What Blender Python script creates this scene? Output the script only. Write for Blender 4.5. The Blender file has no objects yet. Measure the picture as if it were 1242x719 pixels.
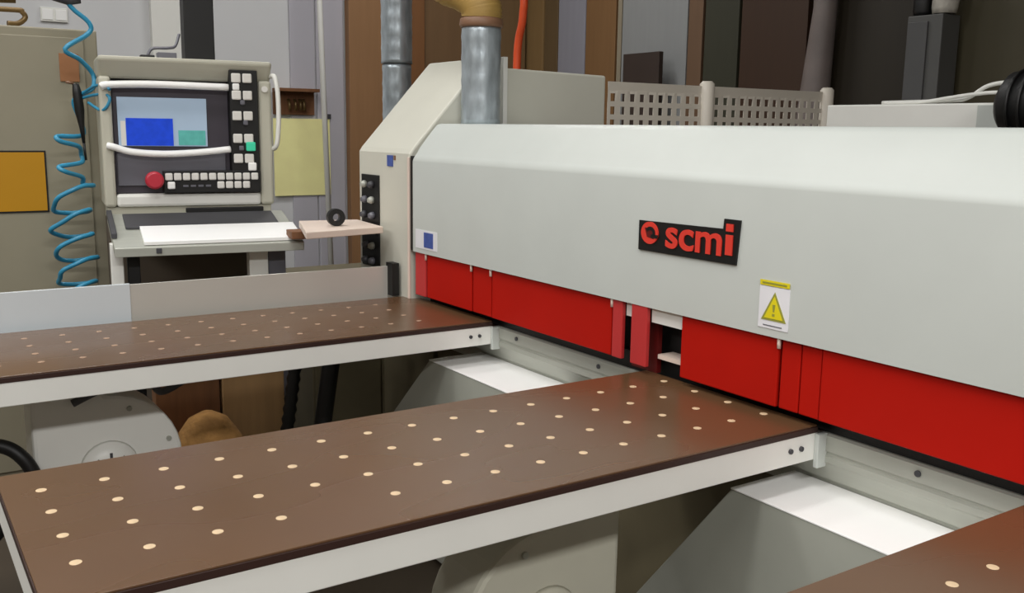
import bpy, bmesh, math, random
from mathutils import Vector, Matrix
random.seed(4)
C = bpy.context.scene.collection
PI = math.pi

# ------------------------------------------------------------------ materials
def lin(c):
    c /= 255.0
    return c/12.92 if c <= .04045 else ((c+.055)/1.055)**2.4

def mat(name, rgb, rough=.5, metal=0., var=.06, scale=6., bump=0., spec=.5, stretch=None, emit=0.):
    m = bpy.data.materials.new(name); m.use_nodes = True
    nt = m.node_tree; N = nt.nodes; L = nt.links
    b = N['Principled BSDF']
    col = tuple(lin(v) for v in rgb)
    tc = N.new('ShaderNodeTexCoord'); mp = N.new('ShaderNodeMapping')
    L.new(tc.outputs['Object'], mp.inputs['Vector'])
    if stretch: mp.inputs['Scale'].default_value = stretch
    nz = N.new('ShaderNodeTexNoise'); nz.inputs['Scale'].default_value = scale; nz.inputs['Detail'].default_value = 5
    L.new(mp.outputs['Vector'], nz.inputs['Vector'])
    rp = N.new('ShaderNodeValToRGB')
    rp.color_ramp.elements[0].position = .3; rp.color_ramp.elements[1].position = .7
    rp.color_ramp.elements[0].color = tuple(max(0, v*(1-var)) for v in col)+(1,)
    rp.color_ramp.elements[1].color = tuple(min(1, v*(1+var)) for v in col)+(1,)
    L.new(nz.outputs['Fac'], rp.inputs['Fac']); L.new(rp.outputs['Color'], b.inputs['Base Color'])
    b.inputs['Roughness'].default_value = rough; b.inputs['Metallic'].default_value = metal
    b.inputs['Specular IOR Level'].default_value = spec
    if bump:
        bp = N.new('ShaderNodeBump'); bp.inputs['Strength'].default_value = bump; bp.inputs['Distance'].default_value = .01
        L.new(nz.outputs['Fac'], bp.inputs['Height']); L.new(bp.outputs['Normal'], b.inputs['Normal'])
    if emit:
        L.new(rp.outputs['Color'], b.inputs['Emission Color']); b.inputs['Emission Strength'].default_value = emit
    return m

M = {}
M['cream']   = mat('cream_paint', (208,207,194), .45, var=.02)
M['greyp']   = mat('light_grey_paint', (198,203,198), .42, var=.02)
M['white']   = mat('white_paint', (232,232,226), .4, var=.02)
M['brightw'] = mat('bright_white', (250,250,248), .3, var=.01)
M['alu']     = mat('dull_aluminium', (178,180,170), .45, .25, var=.06, scale=3, stretch=(1,10,10))
M['fence']   = mat('fence_grey', (200,198,190), .3, .2, var=.03, scale=2)
M['fence2']  = mat('fence_pale', (214,222,226), .3, .1, var=.02, scale=2)
M['red']     = mat('red_plastic', (178,20,6), .6, spec=.15, var=.06, scale=3)
M['pink']    = mat('faded_red', (190,50,50), .45, var=.05)
M['darkred'] = mat('dark_red', (96,12,10), .5)
M['black']   = mat('black', (10,10,10), .5, var=.1)
M['blackg']  = mat('black_glossy', (10,10,12), .15, var=.1)
M['edge']    = mat('table_edge', (52,30,24), .5)
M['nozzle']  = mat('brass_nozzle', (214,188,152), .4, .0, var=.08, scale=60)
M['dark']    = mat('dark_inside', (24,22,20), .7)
M['console'] = mat('console_cream', (190,188,172), .45, var=.03)
M['bezel']   = mat('bezel_plum', (62,58,66), .35, var=.1)
M['slate']   = mat('slate_panel', (104,104,112), .3, var=.08)
M['key']     = mat('button_white', (224,222,216), .35)
M['green']   = mat('green_button', (60,190,150), .3, emit=.3)
M['redk']    = mat('red_knob', (190,50,66), .35)
M['screen']  = mat('screen_pale', (150,168,186), .2, emit=.35, var=.03)
M['scrblue'] = mat('screen_blue', (28,66,190), .2, emit=.35, var=.12, scale=30)
M['scrgreen']= mat('screen_green', (84,158,150), .2, emit=.35, var=.1, scale=30)
M['charcoal']= mat('charcoal', (66,66,70), .5, var=.1)
M['hoseblue']= mat('hose_blue', (50,140,176), .35, var=.12, scale=12)
M['hoseora'] = mat('hose_orange', (226,84,40), .4)
M['cab']     = mat('cabinet_greige', (148,142,122), .5, var=.03)
M['yellow']  = mat('yellow_sheet', (190,136,4), .5, var=.05, scale=3)
M['ypaper']  = mat('yellow_paper', (252,246,176), .6, var=.05, scale=5)
M['ysign']   = mat('sign_yellow', (228,212,30), .4)
M['olive']   = mat('olive_print', (150,150,60), .5)
M['sticker'] = mat('sticker_white', (232,232,236), .4)
M['stblue']  = mat('sticker_blue', (70,90,160), .4, var=.15, scale=60)
M['signred'] = mat('sign_red', (226,62,48), .4)
M['wall']    = mat('wall_paint', (208,209,210), .7, var=.03, scale=1.2)
M['walls2']  = mat('wall_dark', (96,86,74), .8, var=.05, scale=1)
M['pillar']  = mat('pillar_grey', (184,182,190), .7, var=.03, scale=1.5)
M['floor']   = mat('concrete_floor', (66,56,44), .6, var=.15, scale=2)
M['ceil']    = mat('ceiling', (120,118,110), .8, var=.05, scale=2)
M['shelfw']  = mat('shelf_pale', (226,208,194), .5, var=.04)
M['wood']    = mat('brown_wood', (120,80,50), .6, var=.15, scale=5, stretch=(8,8,.6))
M['paper']   = mat('brown_paper', (160,110,72), .7)
M['galv']    = mat('galvanised', (176,186,192), .32, .5, var=.25, scale=9, stretch=(3,3,1), bump=.3)
M['tan']     = mat('tan_hose', (168,136,72), .6, var=.12, scale=8)
M['clampb']  = mat('brown_clamp', (130,96,72), .5, var=.1)
M['bed']     = mat('bed_dark_olive', (104,96,74), .6, var=.06)
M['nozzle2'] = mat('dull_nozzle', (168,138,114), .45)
M['brkt']    = mat('bracket_shade_grey', (164,166,156), .5, var=.04)  # shade on the box fronts put into the grey
M['tanw']    = mat('tan_wood', (176,140,96), .6, var=.12, scale=4, stretch=(6,6,.6))
M['saw']     = mat('sawdust', (165,122,68), .95, var=.2, scale=30, bump=.8)
M['brass']   = mat('old_brass', (110,88,52), .4, .4, var=.15)
M['wrap']    = mat('crumpled_wrap', (190,186,176), .3, var=.3, scale=14, bump=.8)
M['grille']  = mat('grille_grey', (212,205,192), .5, var=.03)

def laminate():
    m = mat('brown_laminate', (97,70,47), .27, var=.1, scale=1.6, spec=.6)
    nt = m.node_tree; N = nt.nodes; L = nt.links
    b = N['Principled BSDF']
    n2 = N.new('ShaderNodeTexNoise'); n2.inputs['Scale'].default_value = 3.; n2.inputs['Detail'].default_value = 1
    r2 = N.new('ShaderNodeMapRange'); r2.inputs['To Min'].default_value = .2; r2.inputs['To Max'].default_value = .36
    L.new(n2.outputs['Fac'], r2.inputs['Value']); L.new(r2.outputs['Result'], b.inputs['Roughness'])
    return m
M['lam'] = laminate()

# ------------------------------------------------------------------ mesh builder
LAST = [None]          # the object built last
class MB:
    def __init__(s): s.bm = bmesh.new(); s.mats = []
    def mi(s, m):
        m = M[m] if isinstance(m, str) else m
        if m not in s.mats: s.mats.append(m)
        return s.mats.index(m)
    def faces(s, vs, fs, m, smooth=False):
        k = s.mi(m); v = [s.bm.verts.new(p) for p in vs]
        for f in fs:
            try:
                F = s.bm.faces.new([v[i] for i in f]); F.material_index = k; F.smooth = smooth
            except ValueError: pass
    def box(s, x0, x1, y0, y1, z0, z1, m):
        if x0 > x1: x0, x1 = x1, x0
        vs = [(x,y,z) for x in (x0,x1) for y in (y0,y1) for z in (z0,z1)]
        s.faces(vs, [(0,1,3,2),(4,6,7,5),(0,4,5,1),(2,3,7,6),(0,2,6,4),(1,5,7,3)], m); return s
    def prism(s, poly, a0, a1, axis, m, smooth=False):
        """poly of 2-D points extruded along axis ('x': (y,z), 'y': (x,z), 'z': (x,y))."""
        def p(u, v, a): return {'x':(a,u,v), 'y':(u,a,v), 'z':(u,v,a)}[axis]
        n = len(poly)
        vs = [p(u,v,a0) for u,v in poly]+[p(u,v,a1) for u,v in poly]
        k = s.mi(m); V = [s.bm.verts.new(q) for q in vs]
        for f in [tuple(range(n)), tuple(range(2*n-1, n-1, -1))]:
            F = s.bm.faces.new([V[i] for i in f]); F.material_index = k
        for i in range(n):
            F = s.bm.faces.new([V[i], V[i+n], V[(i+1)%n+n], V[(i+1)%n]]); F.material_index = k; F.smooth = smooth
        return s
    def tube(s, pts, r, m, seg=10, cap=True):
        pts = [Vector(p) for p in pts]; rr = r if isinstance(r, (list,tuple)) else [r]*len(pts)
        k = s.mi(m); rings = []; up = None
        for i, p in enumerate(pts):
            t = (pts[min(i+1, len(pts)-1)]-pts[max(i-1, 0)]).normalized()
            if up is None:
                up = Vector((0,0,1)) if abs(t.z) < .9 else Vector((1,0,0))
            a = t.cross(up)
            if a.length < 1e-5: a = t.orthogonal()
            a.normalize(); b = a.cross(t).normalized(); up = b
            rings.append([s.bm.verts.new(p+rr[i]*(a*math.cos(2*PI*j/seg)+b*math.sin(2*PI*j/seg))) for j in range(seg)])
        for A, B in zip(rings, rings[1:]):
            for j in range(seg):
                F = s.bm.faces.new([A[j], A[(j+1)%seg], B[(j+1)%seg], B[j]]); F.material_index = k; F.smooth = True
        if cap:
            for R in (rings[0][::-1], rings[-1]):
                F = s.bm.faces.new(R); F.material_index = k
        return s
    def cyl(s, p0, p1, r, m, seg=20): return s.tube([p0, p1], r, m, seg)
    def build(s, name, parent=None, bevel=0, mods=None, kind=None, label=None):
        bmesh.ops.recalc_face_normals(s.bm, faces=s.bm.faces)
        me = bpy.data.meshes.new(name); s.bm.to_mesh(me); s.bm.free()
        for m in s.mats: me.materials.append(m)
        o = bpy.data.objects.new(name, me); C.objects.link(o)
        if parent: o.parent = parent
        if bevel:
            b = o.modifiers.new('bevel', 'BEVEL'); b.width = bevel; b.segments = 2; b.limit_method = 'ANGLE'; b.angle_limit = math.radians(40)
        if kind: o['kind'] = kind
        if label: o['label'] = label
        LAST[0] = o
        return o

def thing(name, label, cat, loc=(0,0,0), rz=0, group=None):
    o = bpy.data.objects.new(name, None); C.objects.link(o); o.empty_display_size = .05
    o.location = loc; o.rotation_euler = (0,0,rz); o['label'] = label; o['category'] = cat
    if group: o['group'] = group
    return o
def tag(o, label, cat, group=None):
    o['label'] = label; o['category'] = cat
    if group: o['group'] = group
    return o
def smooth_path(P, n=8):
    P = [Vector(p) for p in P]; out = []
    for i in range(len(P)-1):
        a, b, c, d = P[max(i-1,0)], P[i], P[i+1], P[min(i+2, len(P)-1)]
        for k in range(n):
            t = k/n
            out.append(.5*((2*b)+(c-a)*t+(2*a-5*b+4*c-d)*t*t+(3*b-a-3*c+d)*t**3))
    out.append(P[-1]); return out
def text_mesh(name, body, size, m, bold=.02, depth=.0015, parent=None, sx=1.):
    cu = bpy.data.curves.new(name, 'FONT'); cu.body = body; cu.size = size; cu.extrude = depth; cu.offset = bold*size
    t = bpy.data.objects.new(name, cu); C.objects.link(t)
    bpy.context.view_layer.update()
    me = bpy.data.meshes.new_from_object(t.evaluated_get(bpy.context.evaluated_depsgraph_get()))
    bpy.data.objects.remove(t); me.name = name
    for v in me.vertices: v.co.x *= sx
    me.materials.clear(); me.materials.append(M[m])
    o = bpy.data.objects.new(name, me); C.objects.link(o)
    if parent: o.parent = parent
    return o

# ------------------------------------------------------------------ camera
fw, fh, F = 1242, 719, 1168.289
yaw, pitch, roll = map(math.radians, (146.3551, -9.8608, .8221))
f = Vector((math.cos(pitch)*math.cos(yaw), math.cos(pitch)*math.sin(yaw), math.sin(pitch)))
r = f.cross(Vector((0,0,1))).normalized(); u = r.cross(f)
r2 = r*math.cos(roll)+u*math.sin(roll); u2 = -r*math.sin(roll)+u*math.cos(roll)
cam_d = bpy.data.cameras.new('camera'); cam = bpy.data.objects.new('camera', cam_d); C.objects.link(cam)
mw = Matrix((r2, u2, -f)).transposed().to_4x4(); mw.translation = Vector((0,0,1.55)); cam.matrix_world = mw
cam_d.sensor_width = 36; cam_d.lens = F/fw*36; cam_d.clip_start = .02
bpy.context.scene.camera = cam

# ------------------------------------------------------------------ room
LX, BY = -7.4, 5.25       # left wall and back wall
def struct(name, o): o['kind'] = 'structure'; return o
struct('floor', MB().box(LX-.2, 4.2, -5.2, BY+.2, -.1, 0, 'floor').build('floor'))
struct('ceiling', MB().box(LX-.2, 4.2, -5.2, BY+.2, 4.3, 4.4, 'ceil').build('ceiling'))
struct('wall_left', MB().box(LX-.2, LX, -5.2, BY+.2, 0, 4.3, 'wall').build('wall_left'))
struct('wall_back', MB().box(LX, 4, BY, BY+.2, 0, 4.3, 'walls2').build('wall_back'))
struct('wall_right', MB().box(4, 4.2, -5.2, BY+.2, 0, 4.3, 'walls2').build('wall_right'))
struct('wall_front', MB().box(LX, 4, -5.2, -5, 0, 4.3, 'walls2').build('wall_front'))
k = LX/-6.5
struct('trim_1', MB().box(LX, LX+.06, 1.552*k, 1.766*k, 0, 4.3, 'white').build('trim_1', bevel=.005))
struct('trim_2', MB().box(LX, LX+.02, 2.655*k, 2.862*k, 0, 4.3, 'pillar').build('trim_2', bevel=.01))
struct('trim_3', MB().box(LX, LX+.02, 2.465*k, 2.645*k, 0, 4.3, 'pillar').build('trim_3', bevel=.004))

# ------------------------------------------------------------------ the panel saw
saw = thing('panel_saw', 'large cream beam panel saw with red flaps and a black sign with red lettering', 'machine', (-2.0, 2.2, 0))
def sp(mb, name, bevel=0, **kw):
    o = mb.build(name, saw, bevel, **kw); o.location = (2.0, -2.2, 0); return o
XR = .35
# pressure beam cover
prof = [(1.70,1.087),(1.70,1.425)]
for i in range(1, 6):
    a = i/6; prof.append((1.70+.018*a*a+.006*a, 1.425+.036*a))
prof += [(1.732,1.478),(1.765,1.518),(1.795,1.552),(1.806,1.562),(1.822,1.566),(2.3,1.567),(2.3,1.087)]
o = sp(MB().prism(prof, -3.238, XR, 'x', 'greyp', smooth=True), 'beam_cover')
es = o.modifiers.new('e', 'EDGE_SPLIT'); es.split_angle = math.radians(42)
cover = o
def on_cover(mb, name, bevel=0):
    return mb.build(name, cover, bevel)
# end housing
h = [(1.70,.72),(1.70,1.452),(1.712,1.47),(2.03,1.82),(2.115,1.827),(2.115,1.787),(2.633,1.777),(2.633,.72)]
sp(MB().prism(h, -3.717, -3.262, 'x', 'cream'), 'end_housing', .008)
housing = LAST[0]
hp = lambda mb, name, bevel=0: mb.build(name, housing, bevel)
hp(MB().box(-3.256, -3.2385, 1.7, 1.99, 1.09, 1.445, 'black'), 'gap_dark')  # black filler for the dark of the open gap beside the cover
hp(MB().box(-3.270, -3.257, 1.692, 1.70, .9, 1.44, 'shelfw'), 'edge_strip', .002)
hp(MB().box(-3.262, -3.235, 2.098, 2.118, 1.2, 1.827, 'white'), 'flange', .002)
# connector slot with sockets
mb = MB().box(-3.682, -3.52, 1.694, 1.7, .985, 1.36, 'black')
hp(mb, 'connector_panel', .002); cp = LAST[0]
for i in range(6):
    z = 1.32-i*.062
    for j in range(2):
        mb = MB(); x = -3.637+j*.07+random.uniform(-.012,.012)
        mb.tube([(x,1.694,z),(x,1.684,z),(x,1.672,z)], [.015,.015,.009], ('alu','charcoal','slate')[(i*2+j)%3], 12)
        mb.build('socket', cp)
mb = MB().box(-3.449, -3.40, 1.697, 1.70, 1.40, 1.443, 'stblue'); hp(mb, 'blue_label')
mb = MB().box(-3.392, -3.378, 1.697, 1.70, 1.425, 1.443, 'clampb'); hp(mb, 'orange_label')
# red flaps
for a, b, y, mm in [(-3.235,-3.156,1.708,'pink'),(-3.148,-2.828,1.712,'red'),(-2.821,-2.703,1.714,'red'),(-2.695,-2.064,1.712,'red'),
                    (-2.056,-2.014,1.708,'pink'),(-1.969,-1.905,1.702,'pink'),(-1.782,-1.462,1.712,'red'),(-1.455,-1.400,1.715,'red'),
                    (-1.397,-1.342,1.715,'red'),(-1.339,XR,1.712,'red')]:
    sp(MB().box(a, b, y, y+.014, .921, 1.095, mm), 'red_flap', .003)
sp(MB().box(-2.01, -1.905, 1.745, 1.76, .9, 1.09, 'darkred'), 'inner_plate')
sp(MB().box(-2.012, -1.973, 1.722, 1.74, 1.045, 1.088, 'white'), 'white_strip')
sp(MB().box(-1.903, -1.784, 1.718, 1.74, 1.045, 1.088, 'white'), 'white_strip')
sp(MB().box(-1.892, -1.784, 1.735, 1.79, .945, .957, 'shelfw'), 'inner_ledge')
for x in (-3.152, -2.8245, -2.699, -2.060, -1.4585):
    sp(MB().tube([(x,1.709,1.062),(x,1.709,1.086)], .0045, 'shelfw', 8), 'hanging_pin')
# inner black channel behind the flaps
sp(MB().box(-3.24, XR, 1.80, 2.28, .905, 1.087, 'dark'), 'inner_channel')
# aluminium front rail
rail = [(1.815,.879),(1.770,.879),(1.765,.874),(1.765,.838),(1.770,.835),(1.770,.829),(1.765,.826),(1.765,.812),(1.770,.806),(1.790,.764),(1.802,.756),(1.802,.716),(1.815,.716)]
sp(MB().box(-3.24, XR, 1.776, 1.80, .8795, .930, 'black'), 'gap_dark')  # black filler for the dark of the gap under the flaps
sp(MB().prism(rail, -3.245, XR, 'x', 'alu'), 'front_rail')
fr = LAST[0]
for x in (-2.62, -2.18, -1.12, -.6):
    MB().tube([(x,1.767,.857),(x,1.761,.857)], .007, 'charcoal', 12).build('bolt', fr)
# machine bed
sp(MB().box(-3.70, -3.262, 1.80, 2.6, 0, .719, 'bed'), 'end_plinth')
sp(MB().box(-3.255, XR, 1.816, 2.3, .06, .9, 'bed'), 'machine_bed')
# cantilever boxes below the tables
for x0, xs, x1 in ((-2.90, -3.2, -2.35), (-1.465, -1.684, -.42)):
    xr = x1-2.2*(xs-x0) if x1 > -1 else x1
    poly = [(x0,.746),(x1,.746),(xr,.142),(xr,.02),(x0+2.2*(xs-x0),.02),(x0+2.2*(xs-x0),.142)]
    sp(MB().prism(poly, 1.585, 1.80, 'y', 'brkt'), 'box_bracket', .003)
    bk = LAST[0]; MB().box(x0, x1, 1.583, 1.80, .7462, .7502, 'brightw').build('lit_top', bk, .001)  # thin white layer paints the top light on the box
# rear table, guards
sp(MB().box(-3.3, .3, 2.305, 4.2, .84, .9, 'lam').box(-3.25, .25, 2.35, 4.15, .06, .84, 'cream'), 'rear_table', .003)
def guard(y0, y1, nc, name):
    mb = MB(); dz = .055; dy = (y1-y0)/nc; hw, hh = .0125, .0165; k_ = mb.mi('grille')
    x = -3.262; z = 1.724
    def quad(a, b, c, d):
        vs = [mb.bm.verts.new((x, yy, zz)) for yy, zz in ((a,c),(b,c),(b,d),(a,d))]
        mb.bm.faces.new(vs)
    quad(y0, y1, 1.717, 1.755)
    for i in range(nc):
        for j in range(6):
            ya, yb = y0+i*dy, y0+(i+1)*dy; zb, za = 1.717-j*dz, 1.717-(j+1)*dz
            yc, zc = (ya+yb)/2, (za+zb)/2
            quad(ya, yc-hw, za, zb); quad(yc+hw, yb, za, zb)
            quad(yc-hw, yc+hw, za, zc-hh); quad(yc-hw, yc+hw, zc+hh, zb)
    quad(y0, y1, .9, 1.717-6*dz)
    bmesh.ops.remove_doubles(mb.bm, verts=mb.bm.verts, dist=1e-5)
    o = sp(mb, name); so = o.modifiers.new('s', 'SOLIDIFY'); so.thickness = .004; so.offset = 0
guard(2.645, 3.19, 10, 'perforated_guard')
guard(3.262, 4.04, 14, 'perforated_guard')
for y in (3.226, 4.062):
    sp(MB().tube([(-3.262,y,.9),(-3.262,y,1.765),(-3.262,y,1.777)], [.034,.034,.022], 'grille', 16), 'guard_post')
sp(MB().box(-2.725, -1.96, 3.4, 3.62, .9, 1.668, 'white'), 'rear_cabinet', .006)
sp(MB().box(-2.05, -1.962, 3.392, 3.4, .92, 1.66, 'greyp'), 'cabinet_end_panel', .002)
# sign
sg = [(-1.942,1.239),(-1.942,1.317),(-1.638,1.3215),(-1.636,1.346),(-1.584,1.346),(-1.592,1.239)]
on_cover(MB().prism(sg, 1.695, 1.70, 'y', 'black'), 'name_plate'); plate = LAST[0]
def glyph(body, x, z, size, nm, sx=1., bold=.03):
    t = text_mesh(nm, body, size, 'signred', bold=bold, depth=.0015, parent=plate, sx=sx)
    t.rotation_euler = (PI/2, 0, 0); t.location = (x, 1.6935, z); return t
glyph('scm', -1.838, 1.2575, .107, 'lettering', 1.20, .018)
MB().box(-1.626, -1.604, 1.692, 1.695, 1.2605, 1.309, 'signred').box(-1.626, -1.604, 1.692, 1.695, 1.317, 1.335, 'signred').build('letter_i', plate)
# round emblem: red disc with a dark crescent slot
mb = MB(); ring = [(-1.897+.033*math.cos(t*PI/16), 1.287+.029*math.sin(t*PI/16)) for t in range(32)]
mb.prism(ring, 1.692, 1.695, 'y', 'signred'); mb.build('emblem', plate); em = LAST[0]
mb = MB()
arc = [(-1.893+.019*math.cos(math.radians(a)), 1.287+.017*math.sin(math.radians(a))) for a in range(-20, 160, 15)]
inner = [(-1.893+.010*math.cos(math.radians(a)), 1.287+.008*math.sin(math.radians(a))) for a in range(160, -21, -15)]
mb.prism(arc+inner, 1.6905, 1.6922, 'y', 'black')
mb.prism([(-1.890,1.284),(-1.862,1.284),(-1.865,1.275),(-1.890,1.275)], 1.6905, 1.6922, 'y', 'black')
mb.build('emblem_slot', em)
MB().prism([(-1.915,1.300),(-1.880,1.300),(-1.880,1.272),(-1.905,1.276)], 1.6913, 1.6921, 'y', 'darkred').build('emblem_centre', em)
# warning sticker
on_cover(MB().box(-1.516, -1.428, 1.6985, 1.70, 1.106, 1.203, 'sticker'), 'warning_sticker'); ws = LAST[0]
MB().box(-1.515, -1.429, 1.6975, 1.6986, 1.205, 1.217, 'ysign').box(-1.508, -1.436, 1.6968, 1.6976, 1.209, 1.213, 'olive').build('yellow_band', ws)
MB().prism([(-1.507,1.125),(-1.434,1.125),(-1.470,1.192)], 1.6975, 1.6986, 'y', 'olive').build('triangle_border', ws)
MB().prism([(-1.498,1.130),(-1.443,1.130),(-1.470,1.182)], 1.6968, 1.6976, 'y', 'ysign').build('triangle', ws)
MB().prism([(-1.474,1.163),(-1.466,1.163),(-1.468,1.146),(-1.472,1.146)], 1.6962, 1.6969, 'y', 'olive').box(-1.4735,-1.4665,1.6962,1.6969,1.136,1.142,'olive').build('warning_mark', ws)
MB().box(-1.500, -1.445, 1.6975, 1.6986, 1.112, 1.114, 'slate').build('print_line', ws)
on_cover(MB().box(-3.215, -3.05, 1.6985, 1.70, 1.105, 1.175, 'sticker'), 'maker_sticker'); st = LAST[0]
MB().box(-3.148, -3.078, 1.6975, 1.6986, 1.112, 1.168, 'stblue').build('blue_print', st)

# ------------------------------------------------------------------ air tables
def air_table(x0, x1, y0, label, skip=(), nm='nozzle', bracket=True):
    t = thing('air_table', label, 'table', ((x0+x1)/2, .9, 0), group='air cushion tables in front of the saw')
    lx = (x1-x0)/2; off = lambda o: setattr(o, 'location', (-(x0+x1)/2, -.9, 0)) or o
    y1 = 1.748
    off(MB().box(x0, x1, y0, y1-.003, .896, .9, 'lam').box(x0-.002, x1+.002, y0-.002, y1-.002, .882, .896, 'edge').build('tabletop', t, .001))
    off(MB().box(x1-.028, x1, y0, y1, .818, .882, 'white').box(x0, x0+.028, y0, y1, .818, .882, 'white')
        .box(x0+.028, x1-.028, y0, y0+.028, .818, .882, 'white').box(x0+.028, x1-.028, y1-.028, y1, .818, .882, 'white')
        .box(x0+.02, x1-.02, y0+.02, y1-.02, .86, .8818, 'white').build('apron', t, .002))
    if bracket:
        off(MB().box(x1, x1+.012, y1-.01, y1+.022, .80, .88, 'greyp').build('end_bracket', t, .002))
        for yy in (y1-.055, y1-.09):
            off(MB().tube([(x1,yy,.852),(x1+.005,yy,.852)], .006, 'charcoal', 10).build('bolt', t))
    # legs under the free end
    for xx in (x0+.09, x1-.09):
        off(MB().box(xx-.03, xx+.03, y0+.04, y0+.10, .0, .86, 'greyp').build('leg', t, .003))
    nz = None; me = None
    for i in range(15):
        for j in range(4):
            if (i, j) in skip: continue
            x = x1-.122-.1145*(3-j) if j < 3 else x1-.122
            y = y0+.062+.1067*i
            if nz is None:
                mb = MB(); mb.tube([(0,0,-.002),(0,0,.0006)], .0092, nm, 14); nz = mb.build('air_nozzle', t)
                o = nz
            else:
                o = nz.copy(); C.objects.link(o); o.parent = t
            o.location = (x-(x0+x1)/2, y-.9, .9)
    return t
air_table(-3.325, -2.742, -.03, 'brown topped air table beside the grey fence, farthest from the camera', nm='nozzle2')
air_table(-1.945, -1.365, .148, 'brown topped air table in the middle, between the two others', skip={(4,3)})
air_table(-.853, -.275, .148, 'brown topped air table at the lower right corner, nearest the camera')

# fence plate along the far side of table one
fe = thing('guide_fence', 'long grey metal guide fence plate along the far edge of the farthest table', 'fence', (-3.39, .9, 0))
def fp(mb, n, b=.001): o = mb.build(n, fe, b); o.location = (3.39, -.9, 0); return o
fp(MB().box(-3.385, -3.375, .70, 1.66, .86, 1.016, 'fence'), 'fence_plate')
fp(MB().box(-3.387, -3.373, -.05, .70, .86, 1.019, 'fence2'), 'pale_fence_plate')
fp(MB().box(-3.39, -3.335, 1.66, 1.69, .902, 1.03, 'black'), 'end_block')
fp(MB().box(-3.385, -3.375, 0.0, .05, 0, .86, 'fence').box(-3.385,-3.375,1.55,1.6,.84,.87,'fence'), 'bracket')

# ------------------------------------------------------------------ blowers
def blower(x0, x1, yc, zc, R, m, mirror, label, ztop=.81):
    t = thing('table_blower', label, 'blower', ((x0+x1)/2, yc, 0), group='fan blowers under the tables')
    s = -1 if mirror else 1
    pts = []
    for a in range(0, 181, 10):                      # right side round to the top then the outlet
        rr = R*(1+.0004*a)
        pts.append((s*rr*math.cos(math.radians(a))*1.0, zc+rr*math.sin(math.radians(a))))
    pts = [p for p in pts if p[0]*s > -.03*1]
    out = pts+[(s*-.035, ztop-.01), (s*-.205, ztop-.01), (s*-R*.94, zc+.02)]
    for a in range(190, 360, 10):
        rr = R*.94; out.append((s*rr*math.cos(math.radians(a)), zc+rr*math.sin(math.radians(a))))
    hx = (x1-x0)/2
    MB().prism(out, -hx, hx, 'x', m).build('scroll_housing', t, .012)
    # hub with vent rings
    mb = MB(); mb.tube([(hx,0,zc),(hx+.012,0,zc),(hx+.03,0,zc),(hx+.036,0,zc)], [.085,.08,.06,.03], m, 24); mb.build('motor_hub', t)
    hub = LAST[0]
    for q in range(8):
        a = q*PI/4; MB().box(hx+.028,hx+.034,-.004,.004,zc+.02,zc+.055,'charcoal').build('vent', hub)
        v = LAST[0]; v.matrix_local = Matrix.Translation((0,0,zc)) @ Matrix.Rotation(a,4,'X') @ Matrix.Translation((0,0,-zc))
    for a in (20, 70, 200, 250, 320):
        y, z = R*.86*math.cos(math.radians(a))*s, zc+R*.86*math.sin(math.radians(a))
        MB().tube([(hx,y,z),(hx+.006,y,z)], .008, 'alu', 8).build('bolt', t)
    mb = MB().box(-hx-.04, -hx+.0, -.12, .12, zc-.1, zc+.1, 'charcoal'); mb.build('motor', t, .02)
    MB().box(-hx-.03, hx+.03, -.2, .2, 0, .05, 'charcoal').box(-hx, hx, -.18, -.14, .05, zc-R*.7, 'charcoal').box(-hx, hx, .14, .18, .05, zc-R*.7, 'charcoal').build('base_frame', t, .004)
    return t
blower(-3.16, -2.99, .535, .522, .218, M['white'], False, 'white fan blower with a round housing under the farthest table')
blower(-1.76, -1.60, 1.17, .475, .215, M['console'], True, 'beige fan blower half hidden under the middle table')
# strap and cables by the blower
tag(MB().tube(smooth_path([(-2.975,.44,.74),(-2.965,.52,.775),(-2.965,.60,.79),(-2.97,.66,.775),(-2.98,.70,.74),(-3.0,.80,.78)]), .012, 'charcoal', 8).build('power_cable'),
    'dark cable arched over the white blower', 'cable')
tag(MB().tube(smooth_path([(-3.12,.10,.0),(-3.08,.12,.2),(-3.02,.25,.40),(-2.98,.33,.49),(-2.96,.335,.52),(-2.97,.30,.60),(-3.0,.24,.64),(-3.04,.1,.655),(-3.06,-.08,.6),(-3.08,-.15,.3),(-3.1,-.16,.0)]), .02, 'black', 12).build('drain_hose'),
    'thick black hose curving below the farthest table at the left edge', 'hose')
o = MB(); pts = [(-3.5,1.345,.80-.02*i) for i in range(0, 39)]
pp = [(x, y-.12*(1-(z/.8)), z) for x, y, z in pts]
o.tube(pp, [.028 if i%2 else .022 for i in range(len(pp))], 'black', 12)
tag(o.build('corrugated_hose'), 'black corrugated hose hanging to the floor behind the middle table', 'hose')
o = MB(); pp = [(-3.45, 1.475-.13*(1-z/.8), z) for z in [.8-.02*i for i in range(39)]]
o.tube(pp, .034, 'black', 12); tag(o.build('smooth_hose'), 'smooth black hose beside the corrugated one, nearer the saw', 'hose')

# wooden panels and sack behind
tag(MB().box(-3.63,-3.57,.81,1.045,0,.86,'wood').build('wood_panel',bevel=.003), 'dark brown wooden board upright under the control desk, farther from the saw', 'board')
tag(MB().box(-3.63,-3.57,1.055,1.30,0,.86,'tanw').build('wood_panel',bevel=.003), 'tan wooden board upright under the control desk, nearer the saw', 'board')
mb = MB(); prof_ = [(.20,.0),(.21,.1),(.2,.25),(.17,.33),(.10,.385),(.03,.405)]
rings = []
mb.tube([(-3.41,.95,z*1.3) for r_, z in prof_], [r_*.7 for r_, z in prof_], 'saw', 20)
tag(mb.build('sawdust_sack'), 'rounded brown sack of sawdust on the floor behind the white blower', 'sack')

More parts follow.
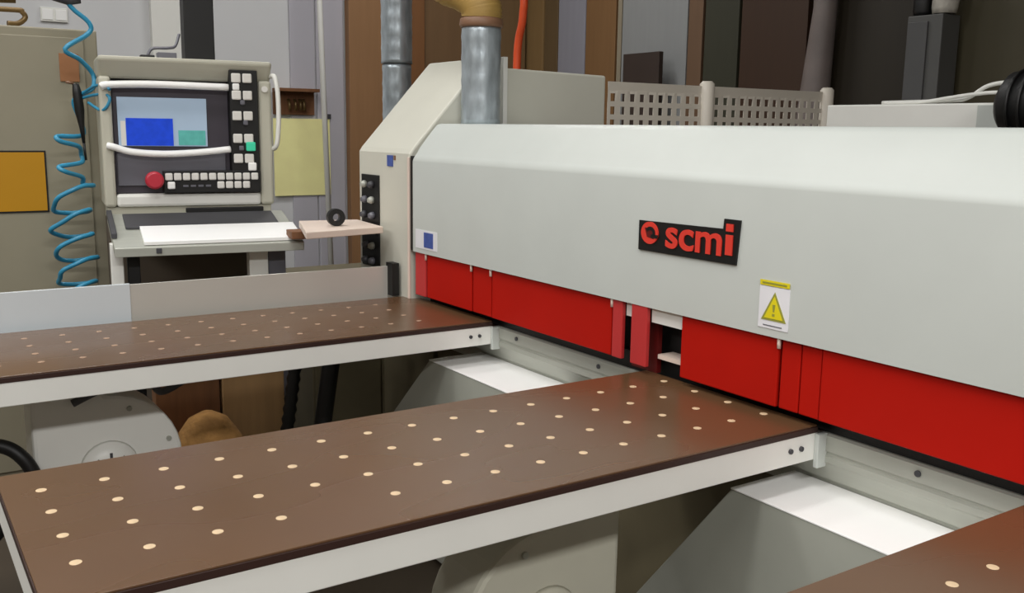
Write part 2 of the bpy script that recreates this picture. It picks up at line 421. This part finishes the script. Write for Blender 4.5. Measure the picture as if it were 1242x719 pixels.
# ------------------------------------------------------------------ control console
ca = math.radians(82)
con = thing('control_console', 'cream control console with a screen, white buttons and sloping desk', 'control panel', (-4.15, .793, 0), ca)
W = .655
def cpart(mb, n, b=.003, par=None): return mb.build(n, par or con, b)
# hood / frame
mb = MB()
mb.prism([(-.045,1.812),(.26,1.812),(.26,1.735),(.01,1.725),(-.04,1.793)], -.01, W+.01, 'x', 'console')            # top hood
mb.box(-.01, .035, -.02, .26, 1.215, 1.735, 'console').box(W-.045, W+.01, -.02, .26, 1.215, 1.735, 'console')
mb.box(.035, W-.045, -.02, .26, 1.215, 1.268, 'white').box(.035, W-.045, .20, .26, 1.268, 1.735, 'console')
cpart(mb, 'housing', .012)
cpart(MB().box(.037, .49, .01, .05, 1.27, 1.72, 'bezel'), 'bezel', .004)
cpart(MB().box(.055, .40, .004, .011, 1.46, 1.655, 'screen'), 'screen', .001)
sc = LAST[0]
MB().box(.085, .265, .001, .0045, 1.462, 1.572, 'scrblue').build('blue_window', sc)
MB().box(.285, .392, .001, .0045, 1.465, 1.525, 'scrgreen').build('green_window', sc)
MB().box(.065, .083, .001, .0045, 1.462, 1.56, 'key').build('tool_bar', sc)
cpart(MB().box(.045, .47, .0, .011, 1.30, 1.43, 'slate'), 'lower_panel', .003)
cpart(MB().box(.49, .605, -.034, .05, 1.27, 1.775, 'black'), 'button_panel', .003)
bp = LAST[0]
def button(x, z, par, m='key', r_=.019, d=.012, y=-.034):
    MB().box(x-r_, x+r_, y-d, y, z-r_, z+r_, m).build('button', par, .005)
for i, z in enumerate((1.742, 1.672, 1.588, 1.495, 1.412)):
    for x in (.516, .561): button(x, z, bp)
button(.515, 1.706, bp, 'brightw', .014); button(.568, 1.462, bp, 'green', .019, .018); button(.572, 1.378, bp, 'brightw', .017, .016)
button(.54, 1.643, bp, 'slate', .010); button(.55, 1.56, bp, 'slate', .010); button(.53, 1.455, bp, 'slate', .010)
cpart(MB().box(.215, .605, -.04, .03, 1.272, 1.362, 'black'), 'button_row', .003); br = LAST[0]
for i in range(11): button(.235+i*.0345, 1.338, br, r_=.0148, d=.01, y=-.04)
for x in (.44,.475,.51,.545): button(x, 1.303, br, r_=.0148, d=.01, y=-.04)
button(.243, 1.303, br, 'brightw', .0148, .014, -.04)
for x in (.30,.33,.36,.39): MB().box(x-.01,x+.01,-.044,-.04,1.296,1.304,'slate').build('key_switch', br)
mb = MB(); mb.tube([(.178,.004,1.325),(.178,-.04,1.325),(.178,-.044,1.325),(.178,-.068,1.325),(.178,-.074,1.325)], [.02,.02,.036,.036,.026], 'redk', 20)
cpart(mb, 'emergency_knob', 0)
# tube reflections on the screen, shaped as solid white bars
mb = MB().tube(smooth_path([(.0,-.03,1.692),(.03,-.035,1.700),(.2,-.035,1.706),(.485,-.035,1.703)]), .0145, 'brightw', 12); cpart(mb, 'glare_bar', 0)
mb = MB().tube(smooth_path([(.01,-.03,1.462),(.03,-.035,1.458),(.10,-.035,1.438),(.22,-.035,1.430),(.35,-.035,1.436),(.485,-.035,1.450)]), .0135, 'brightw', 12); cpart(mb, 'glare_bar', 0)
# handle on the right cheek
mb = MB().tube(smooth_path([(W+.01,.0,1.755),(W+.022,-.035,1.75),(W+.03,-.05,1.68),(W+.03,-.05,1.56),(W+.022,-.04,1.47),(W+.01,.0,1.45)]), .010, 'white', 12); cpart(mb, 'handle', 0)
mb = MB()
for z in (1.70,): mb.tube([(W-.02,-.02,z),(W-.02,-.03,z)], .013, 'key', 12)
cpart(mb, 'lock', 0)
# neck below the hood and stand
cpart(MB().box(0, W, .0, .2, 1.165, 1.215, 'console').box(.30, .62, -.012, .0, 1.187, 1.207, 'black'), 'neck', .004)
# sloping desk
sl = math.atan2(.07, .30)
def slope_box(x0, x1, y0, y1, zoff, th, m):
    # y negative towards operator, top surface slopes from z 1.185 at y=-.06
    mb = MB(); z = lambda y: 1.186+(y+.06)*.235+zoff
    vs = []
    for x in (x0, x1):
        for y in (y0, y1):
            for d in (-th, 0): vs.append((x, y, z(y)+d))
    mb.faces(vs, [(0,1,3,2),(4,6,7,5),(0,4,5,1),(2,3,7,6),(0,2,6,4),(1,5,7,3)], m); return mb
cpart(slope_box(-.005, W+.045, -.40, .0, -.012, .035, 'alu'), 'desk', .003)
cpart(slope_box(.05, W-.01, -.20, -.04, .0, .01, 'charcoal'), 'keyboard_mat', .002)
cpart(slope_box(.10, .70, -.385, -.205, .004, .014, 'brightw'), 'writing_board', .002)
cpart(slope_box(-.008, .012, -.30, -.02, .01, .02, 'charcoal'), 'hinge_arm', .002)
cpart(MB().box(.14, .16, -.405, -.38, 1.07, 1.09, 'charcoal'), 'latch', .002)
# stand
cpart(MB().box(-.015, .03, -.30, -.25, .0, 1.10, 'white').box(.03,.50,-.3,-.26,1.05,1.075,'white'), 'leg', .003)
cpart(MB().box(.045, .09, -.28, -.24, .0, 1.06, 'black'), 'leg', .003)
cpart(MB().box(.50, .575, -.30, -.24, .0, 1.08, 'white'), 'leg', .003)
cpart(MB().box(.58, .65, -.28, -.2, .0, 1.08, 'slate'), 'leg', .003)
cpart(MB().box(0, W, .0, .22, .0, 1.165, 'walls2'), 'pedestal', .005)
# column carrying cables up from the console
cpart(MB().box(.335, .455, .08, .2, 1.812, 4.3, 'black'), 'column', .004)
for a_ in ((.16, .215, .08, .13, 1.812, 1.828, 'black'),(.225,.30,.07,.13,1.812,1.84,'slate'),(.47,.53,.1,.14,1.812,1.82,'paper')): cpart(MB().box(*a_), 'connector_block', .003)
cpart(MB().tube(smooth_path([(.19,.1,1.828),(.21,.1,1.855),(.27,.1,1.86),(.30,.11,1.87),(.32,.13,1.92)]), .006, 'slate', 8), 'console_cable', 0)
# side shelf
R82 = Matrix.Rotation(-ca, 3, 'Z')
def tolocal(x, y): v = R82 @ Vector((x+4.15, y-.793, 0)); return (v.x, v.y)
quad = [tolocal(*p) for p in ((-3.76,1.45),(-3.715,1.69),(-3.40,1.655),(-3.33,1.31))]
cpart(MB().prism(quad, 1.142, 1.168, 'z', 'shelfw'), 'side_shelf', .003)
p0 = tolocal(-3.66, 1.40)
cpart(MB().box(p0[0]-.03, p0[0]+.04, p0[1]-.05, p0[1]+.05, 1.11, 1.141, 'wood'), 'shelf_bracket', .003)

# tape roll on the shelf
tr = thing('tape_roll', 'small black roll of tape standing on the pale side shelf', 'tape', (-3.50, 1.50, 1.168), ca)
mb = MB(); n = 24; ro, ri, hw = .034, .016, .014
for sdx in range(n):
    a0, a1 = 2*PI*sdx/n, 2*PI*(sdx+1)/n
    def P(a, rr, y): return (rr*math.cos(a), y, ro+rr*math.sin(a))
    for q in ([P(a0,ro,-hw),P(a1,ro,-hw),P(a1,ro,hw),P(a0,ro,hw)], [P(a0,ri,-hw),P(a1,ri,-hw),P(a1,ri,hw),P(a0,ri,hw)],
              [P(a0,ri,-hw),P(a1,ri,-hw),P(a1,ro,-hw),P(a0,ro,-hw)], [P(a0,ri,hw),P(a1,ri,hw),P(a1,ro,hw),P(a0,ro,hw)]):
        mb.faces(q, [(0,1,2,3)], 'black')
bmesh.ops.remove_doubles(mb.bm, verts=mb.bm.verts, dist=1e-5)
mb.build('tape', tr)
mb = MB()
for sdx in range(n):
    a0, a1 = 2*PI*sdx/n, 2*PI*(sdx+1)/n
    for q in ([(.0158,a0,-hw),(.0158,a1,-hw),(.0158,a1,hw),(.0158,a0,hw)],[(.0145,a0,-hw),(.0145,a1,-hw),(.0145,a1,hw),(.0145,a0,hw)]):
        mb.faces([(rr*math.cos(a), y, ro+rr*math.sin(a)) for rr, a, y in q], [(0,1,2,3)], 'charcoal')
mb.build('core', tr)

# ------------------------------------------------------------------ cabinet at the left
cb = thing('electrical_cabinet', 'tall grey beige cabinet at the left with a yellow sheet on it', 'cabinet', (-4.75, .2, 0))
MB().box(-.25, .25, -1.0, .655, .0, 1.936, 'cab').build('body', cb, .006)
MB().box(.25, .258, -.95, .60, .06, 1.90, 'cab').build('door', cb, .003); dr = LAST[0]
MB().tube([(.258,-.5,1.0),(.285,-.5,1.0),(.285,-.5,1.2),(.258,-.5,1.2)], .01, 'charcoal', 8).build('handle', dr)
ys = MB().box(.258, .262, -.15, .425, 1.176, 1.433, 'black').box(.261, .264, -.142, .418, 1.183, 1.426, 'yellow').build('yellow_sheet', cb)
ys['label'] = 'yellow sheet with a thin dark border'
MB().box(.258, .266, .50, .575, 1.72, 1.835, 'paper').build('brown_tag', cb, .001)

lc = thing('low_cabinet', 'low dark olive cabinet on the floor behind the shelf and fence', 'cabinet', (-4.35, 2.0, 0))
MB().box(-.25, .2, -.35, .35, .04, .85, 'bed').box(-.2, .15, -.3, .3, 0, .04, 'black').build('body', lc, .004)
for y0 in (-.34, .005): MB().box(.2, .212, y0, y0+.335, .07, .83, 'bed').build('door', lc, .002)

# brass pipe on top of the cabinet
tag(MB().tube(smooth_path([(-4.62,-.1,1.985),(-4.62,.3,2.003),(-4.62,.56,2.010),(-4.62,.59,2.003),(-4.62,.60,1.980),(-4.61,.57,1.955),(-4.60,.53,1.952)]), .011, 'brass', 10).build('bent_pipe'),
    'bent old brass pipe lying on top of the grey beige cabinet', 'pipe')
tag(MB().tube([(-4.72,-.1,2.03),(-4.72,.58,2.060)], .013, 'brass', 10).box(-4.76,-4.68,-.08,-.02,1.936,2.03,'brass').box(-4.76,-4.68,.34,.38,1.936,2.045,'brass').build('straight_pipe'),
    'short straight brass pipe on two blocks on the cabinet top', 'pipe')

# wall sockets
k2 = -LX/4.45
ws_ = thing('wall_socket', 'white double switch plate on the grey wall at the upper left', 'switch', (LX, .634*k2+.085, 2.27))
MB().box(.0, .02, -.085, .085, -.045, .048, 'white').build('plate', ws_, .003)
for y in (-.042, .042): MB().box(.02, .026, y-.034, y+.034, -.034, .036, 'brightw').build('rocker', ws_, .003)

# coiled air hose
H = []
H += [(-4.30,.70,2.20),(-4.30,.712,2.03),(-4.30,.79,1.95),(-4.30,.785,1.905),(-4.27,.69,1.838),(-4.30,.75,1.80),(-4.33,.80,1.745),(-4.30,.79,1.69),(-4.27,.735,1.66),(-4.3,.715,1.63)]
H += [(-4.3,.735,1.56),(-4.3,.74,1.50),(-4.26,.64,1.495),(-4.24,.65,1.475),(-4.28,.72,1.455),(-4.32,.735,1.42),(-4.3,.73,1.39),(-4.26,.64,1.375),(-4.24,.66,1.355),(-4.3,.73,1.33),(-4.32,.735,1.30)]
z = 1.28; i = 0
while z > .84:
    a = i*PI/4
    H.append((-4.31+.05*math.sin(a), .686+.088*math.cos(a)*(1-.3*math.sin(i*1.3)**2), z+.03*math.sin(a+.5))); z -= .0125; i += 1
ho = MB().tube(smooth_path(H, 5), .0095, 'hoseblue', 8).build('coiled_air_hose')
tag(ho, 'blue coiled air hose hanging in front of the grey beige cabinet', 'hose')
tag(MB().tube(smooth_path([(-4.29,.735,1.655),(-4.2,.77,1.69),(-4.13,.80,1.70),(-4.10,.815,1.68)]), .006, 'hoseblue', 8)
    .tube(smooth_path([(-4.29,.735,1.645),(-4.2,.775,1.66),(-4.13,.81,1.66),(-4.115,.815,1.635),(-4.14,.79,1.60),(-4.24,.76,1.63)]), .006, 'hoseblue', 8)
    .build('short_air_hose'), 'short blue air hose looping to the left side of the console', 'hose')
tag(MB().tube([(-4.30,.66,2.045),(-4.30,.72,2.03),(-4.30,.76,2.04)], .02, 'charcoal', 10).tube([(-4.30,.70,2.04),(-4.30,.70,4.3)], .006,'charcoal',8).build('hose_hanger'),
    'dark hook holding the blue coiled hose at the top edge', 'hook')
ag = thing('air_gun', 'black air gun hanging on the blue hose in front of the cabinet', 'air gun', (-4.27, .735, 1.47))
MB().tube([(0,.004,.0),(0,.0,.06),(0,-.005,.13),(0,-.01,.20),(0,-.014,.235)], [.006,.010,.019,.018,.012], 'black', 12).build('body', ag)
MB().tube([(0,-.02,.235),(0,-.05,.24)], .005, 'clampb', 8).build('trigger', ag)
MB().tube([(0,.004,0),(0,.008,-.07)], .005, 'black', 8).build('nozzle', ag)

# ------------------------------------------------------------------ things on the left wall
wy = lambda y: y*k
wz = lambda z: 1.55+(z-1.55)*k
tag(MB().box(LX+.022, LX+.032, wy(2.33), wy(2.74), wz(1.07), wz(1.60), 'ypaper').build('wall_paper'), 'pale yellow paper sheet pinned on the grey wall right of the console', 'paper')
sh = thing('wall_shelf', 'brown wooden shelf with dark hooks above the yellow paper', 'shelf', (LX+.022, wy(2.48), wz(1.70)))
MB().box(0, .14, -.17, .165, .09, .115, 'wood').build('board', sh, .002)
MB().box(0, .02, -.17, .165, -.085, .09, 'wood').build('back_board', sh, .002)
for y in (-.05, 0, .04, .07):
    MB().tube([(.02,y,.03),(.05,y,.0),(.05,y,-.05)], .012, 'brass', 8).build('hook', sh)
tag(MB().box(LX+.021, LX+.036, wy(2.70), wy(2.75), wz(1.60), wz(1.635), 'charcoal').build('wall_clip'), 'small dark clip on the grey pillar', 'clip')
tag(MB().tube([(LX+.24, wy(2.60), 4.3),(LX+.24, wy(2.605), wz(2.40)),(LX+.24, wy(2.665), 0)], .022, 'white', 10).build('leaning_pole'), 'thin white pole standing in front of the yellow paper', 'pole')

# ------------------------------------------------------------------ ducts and hoses over the saw
d = thing('extraction_duct', 'bright galvanised extraction duct rising from the saw beam', 'duct', (-3.182, 1.962, 1.567))
def spiral(r_, z0, z1):
    n = int((z1-z0)/.02); P_ = []; R_ = []
    for i in range(n+1):
        P_.append((0,0,z0+(z1-z0)*i/n)); R_.append(r_*(1.0 if i % 4 else 1.025))
    return P_, R_
P_, R_ = spiral(.074, 0, .362)
MB().tube(P_, R_, 'galv', 28).build('pipe', d)
MB().tube([(0,0,.355),(0,0,.365),(0,0,.385),(0,0,.392)], [.079,.083,.080,.074], 'clampb', 28).build('clamp', d)
el = [(0,0,.39),(0,0,.42),(-.02,-.01,.46),(-.09,-.03,.50),(-.2,-.06,.55),(-.35,-.1,.75),(-.4,-.1,1.2),(-.4,-.1,2.73)]
pp = smooth_path(el, 10); MB().tube(pp, [.073 if i % 2 else .078 for i in range(len(pp))], 'tan', 24).build('flexible_hose', d)
d2 = thing('extraction_duct', 'grey spiral duct standing behind the left end of the saw', 'duct', (-4.75, 2.4, 0))
P_, R_ = spiral(.082, 1.884, 4.3); MB().tube(P_, R_, 'galv', 24).build('upper_pipe', d2)
P_, R_ = spiral(.077, 0, 1.88); MB().tube(P_, R_, 'galv', 24).build('lower_pipe', d2)
tag(MB().tube(smooth_path([(-4.06,2.76,0),(-4.08,2.75,1.0),(-4.117,2.75,1.86),(-4.07,2.75,2.10),(-4.06,2.75,2.4),(-4.05,2.75,4.3)]), .02, 'hoseora', 10).build('orange_hose'),
    'bright orange hose hanging behind the saw', 'hose')

# cables and motor on the rear cabinet
tag(MB().tube(smooth_path([(-2.5,3.46,1.676),(-2.2,3.46,1.680),(-2.13,3.46,1.69),(-2.06,3.46,1.73),(-1.98,3.46,1.742),(-1.86,3.46,1.742),(-1.84,3.6,1.5),(-1.84,3.75,.91)]), .008, 'white', 8)
    .tube(smooth_path([(-2.45,3.43,1.674),(-2.3,3.43,1.676),(-2.2,3.43,1.688),(-2.1,3.43,1.70),(-2.0,3.43,1.705),(-1.95,3.43,1.690)]), .007, 'white', 8).build('white_cable'),
    'white cable bundle lying on the rear cabinet at the right', 'cable')
mo = thing('drive_motor', 'black ribbed motor behind the saw beam at the right edge', 'motor', (-1.76, 3.25, .93))
MB().tube([(-.12,0,.72),(-.10,0,.72),(-.07,0,.72),(.2,0,.72),(.22,0,.72)], [.04,.08,.115,.12,.08], 'black', 24).build('casing', mo)
for i in range(6): MB().tube([(-.04+i*.04,0,.72),(-.03+i*.04,0,.72)], .124, 'black', 24).build('cooling_rib', mo)
MB().box(-.05,.18,-.1,.1,.0,.62,'charcoal').build('foot', mo, .004)

# ------------------------------------------------------------------ upright boards at the back
def board(name, x0, x1, y0, y1, z1, rgb, label, lean=0, grain=True, group='upright boards stacked behind the saw', cat='board'):
    m = mat('board_'+str(len(bpy.data.materials)), rgb, .6, var=.05 if grain else .03, scale=4, stretch=(6,6,.5))
    o = MB().box(x0, x1, y0, y1, 0, z1, m).build(name, bevel=.004)
    return tag(o, label, cat, group)
K = 5.0/4.2
def bb(px0, px1, z1, rgb, label, dy=0., th=.05, grain=True, name='sheet_board'):
    # px0, px1: X on the plane Y = 4.2, carried back to the board's own plane
    Y = 5.0+dy; s = Y/4.2
    return board(name, px0*s, px1*s, Y, Y+th, z1, rgb, label, grain=grain)
# on the left wall
wl = k
board('sheet_board', LX+.02, LX+.10, 2.870*k, 3.22*k, 3.2, (150,112,76), 'warm brown board at the left end of the stack, beside the grey pillar')
board('sheet_board', LX+.02, LX+.16, 3.23*k, 3.44*k, 3.2, (128,86,50), 'dark orange brown board behind the far spiral duct')
board('sheet_board', LX+.02, LX+.12, 3.46*k, 3.86*k, 3.2, (120,92,62), 'brown board between the far duct and the bright duct')
board('sheet_board', LX+.02, LX+.10, 3.87*k, 4.36*k, 3.2, (124,98,66), 'brown board behind the bright duct')
bb(-6.18,-5.95, 3.2, (140,112,72), 'light tan board just right of the orange hose')
bb(-5.93,-5.77, 3.2, (106,86,58), 'narrow olive brown board left of the first grey board')
bb(-5.76,-5.45, 3.2, (150,150,160), 'lavender grey smooth board, left one of the two grey boards', grain=False)
bb(-5.44,-5.12, 3.2, (132,98,62), 'brown board between the two grey boards')
bb(-5.10,-5.06, 3.2, (150,140,120), 'thin pale strip at the left edge of the wide grey board')
bb(-5.05,-4.44, 3.2, (146,148,148), 'wide grey smooth board with the dark plate in front', grain=False)
bb(-4.43,-4.31, 3.2, (112,86,64), 'narrow brown board right of the wide grey board')
bb(-4.29,-4.02, 3.2, (56,56,42), 'dark grey green board right of the narrow brown one')
bb(-4.00,-3.53, 3.2, (64,42,26), 'very dark brown wide board right of the grey green one')
bb(-3.36,-2.90, 3.2, (40,33,20), 'almost black board between the grey wrapped roll and the grey locker')
bb(-2.70,-1.9, 3.2, (72,66,46), 'dark olive board at the far right')
o = MB().box(-5.03*1.15, -4.68*1.15, 4.83, 4.87, 0, 2.118, mat('plate_dark', (58,46,40), .6)).build('dark_plate', bevel=.003)
tag(o, 'dark brown plate standing in front of the wide grey board', 'plate')
# grey wrapped roll
mb = MB(); P_ = [(-4.04, 4.9, 0),(-4.04, 4.9, 1.6),(-4.02, 4.9, 1.9),(-3.99,4.9,2.3),(-3.99,4.9,3.0)]
mb.tube(P_, [.10,.10,.085,.07,.08], mat('grey_wrap', (122,112,108), .5, var=.12, scale=6, bump=.4), 16)
tag(mb.build('wrapped_roll'), 'tall grey wrapped roll between two dark boards', 'roll')
# grey locker with things on top
lk = thing('grey_locker', 'narrow dark grey locker with a black bag and wrap on top', 'locker', (-3.28, 4.80, 0))
MB().box(-.07, .14, 0, .16, 0, 2.185, mat('locker_grey', (88,88,86), .5, var=.04)).build('body', lk, .006)
MB().box(-.06, .06, -.012, 0, .1, 2.15, mat('locker_door_grey', (84,84,84), .5, var=.04)).build('door', lk, .003)
tag(MB().tube([(-3.31,4.87,2.185),(-3.31,4.87,2.21),(-3.31,4.87,2.3),(-3.31,4.87,2.4)], [.045,.05,.05,.03], 'black', 14).build('black_bag'), 'small black bag standing on the grey locker', 'bag')
mb = MB(); mb.tube([(-3.18,4.87,2.19),(-3.18,4.87,2.22),(-3.17,4.87,2.32),(-3.18,4.87,2.4)], [.06,.066,.07,.05], 'wrap', 14)
tag(mb.build('plastic_wrap'), 'crumpled pale plastic wrap on the grey locker, right of the black bag', 'wrap')

# ------------------------------------------------------------------ light
def area(loc, sx, sy, power, col=(1,.985,.965), rot=(0,0,0)):
    l = bpy.data.lights.new('ceiling_or_fill_lamp', 'AREA'); l.shape = 'RECTANGLE'; l.size = sx; l.size_y = sy; l.energy = power; l.color = col
    o = bpy.data.objects.new('ceiling_or_fill_lamp', l); C.objects.link(o); o.location = loc; o.rotation_euler = rot; return o
area((-4.9, .3, 4.2), .5, 2.4, 47)
area((-3.0, .0, 4.2), .5, 2.4, 47)
area((-1.0, .0, 4.2), .5, 2.4, 50)
area((2.6, -.6, 4.0), .5, 3.4, 270)
area((-1.8, -3.6, 4.0), 4.5, .5, 190)
area((-5.6, 3.2, 4.2), .3, 1.6, 40)  # unseen fill lamp, added to brighten the boards at the back left
w = bpy.data.worlds.new('world'); bpy.context.scene.world = w; w.use_nodes = True
w.node_tree.nodes['Background'].inputs[0].default_value = (.5,.5,.5,1); w.node_tree.nodes['Background'].inputs[1].default_value = .3
vs = bpy.context.scene.view_settings
vs.view_transform = 'Standard'; vs.look = 'None'; vs.exposure = 0; vs.gamma = 1; vs.use_curve_mapping = False
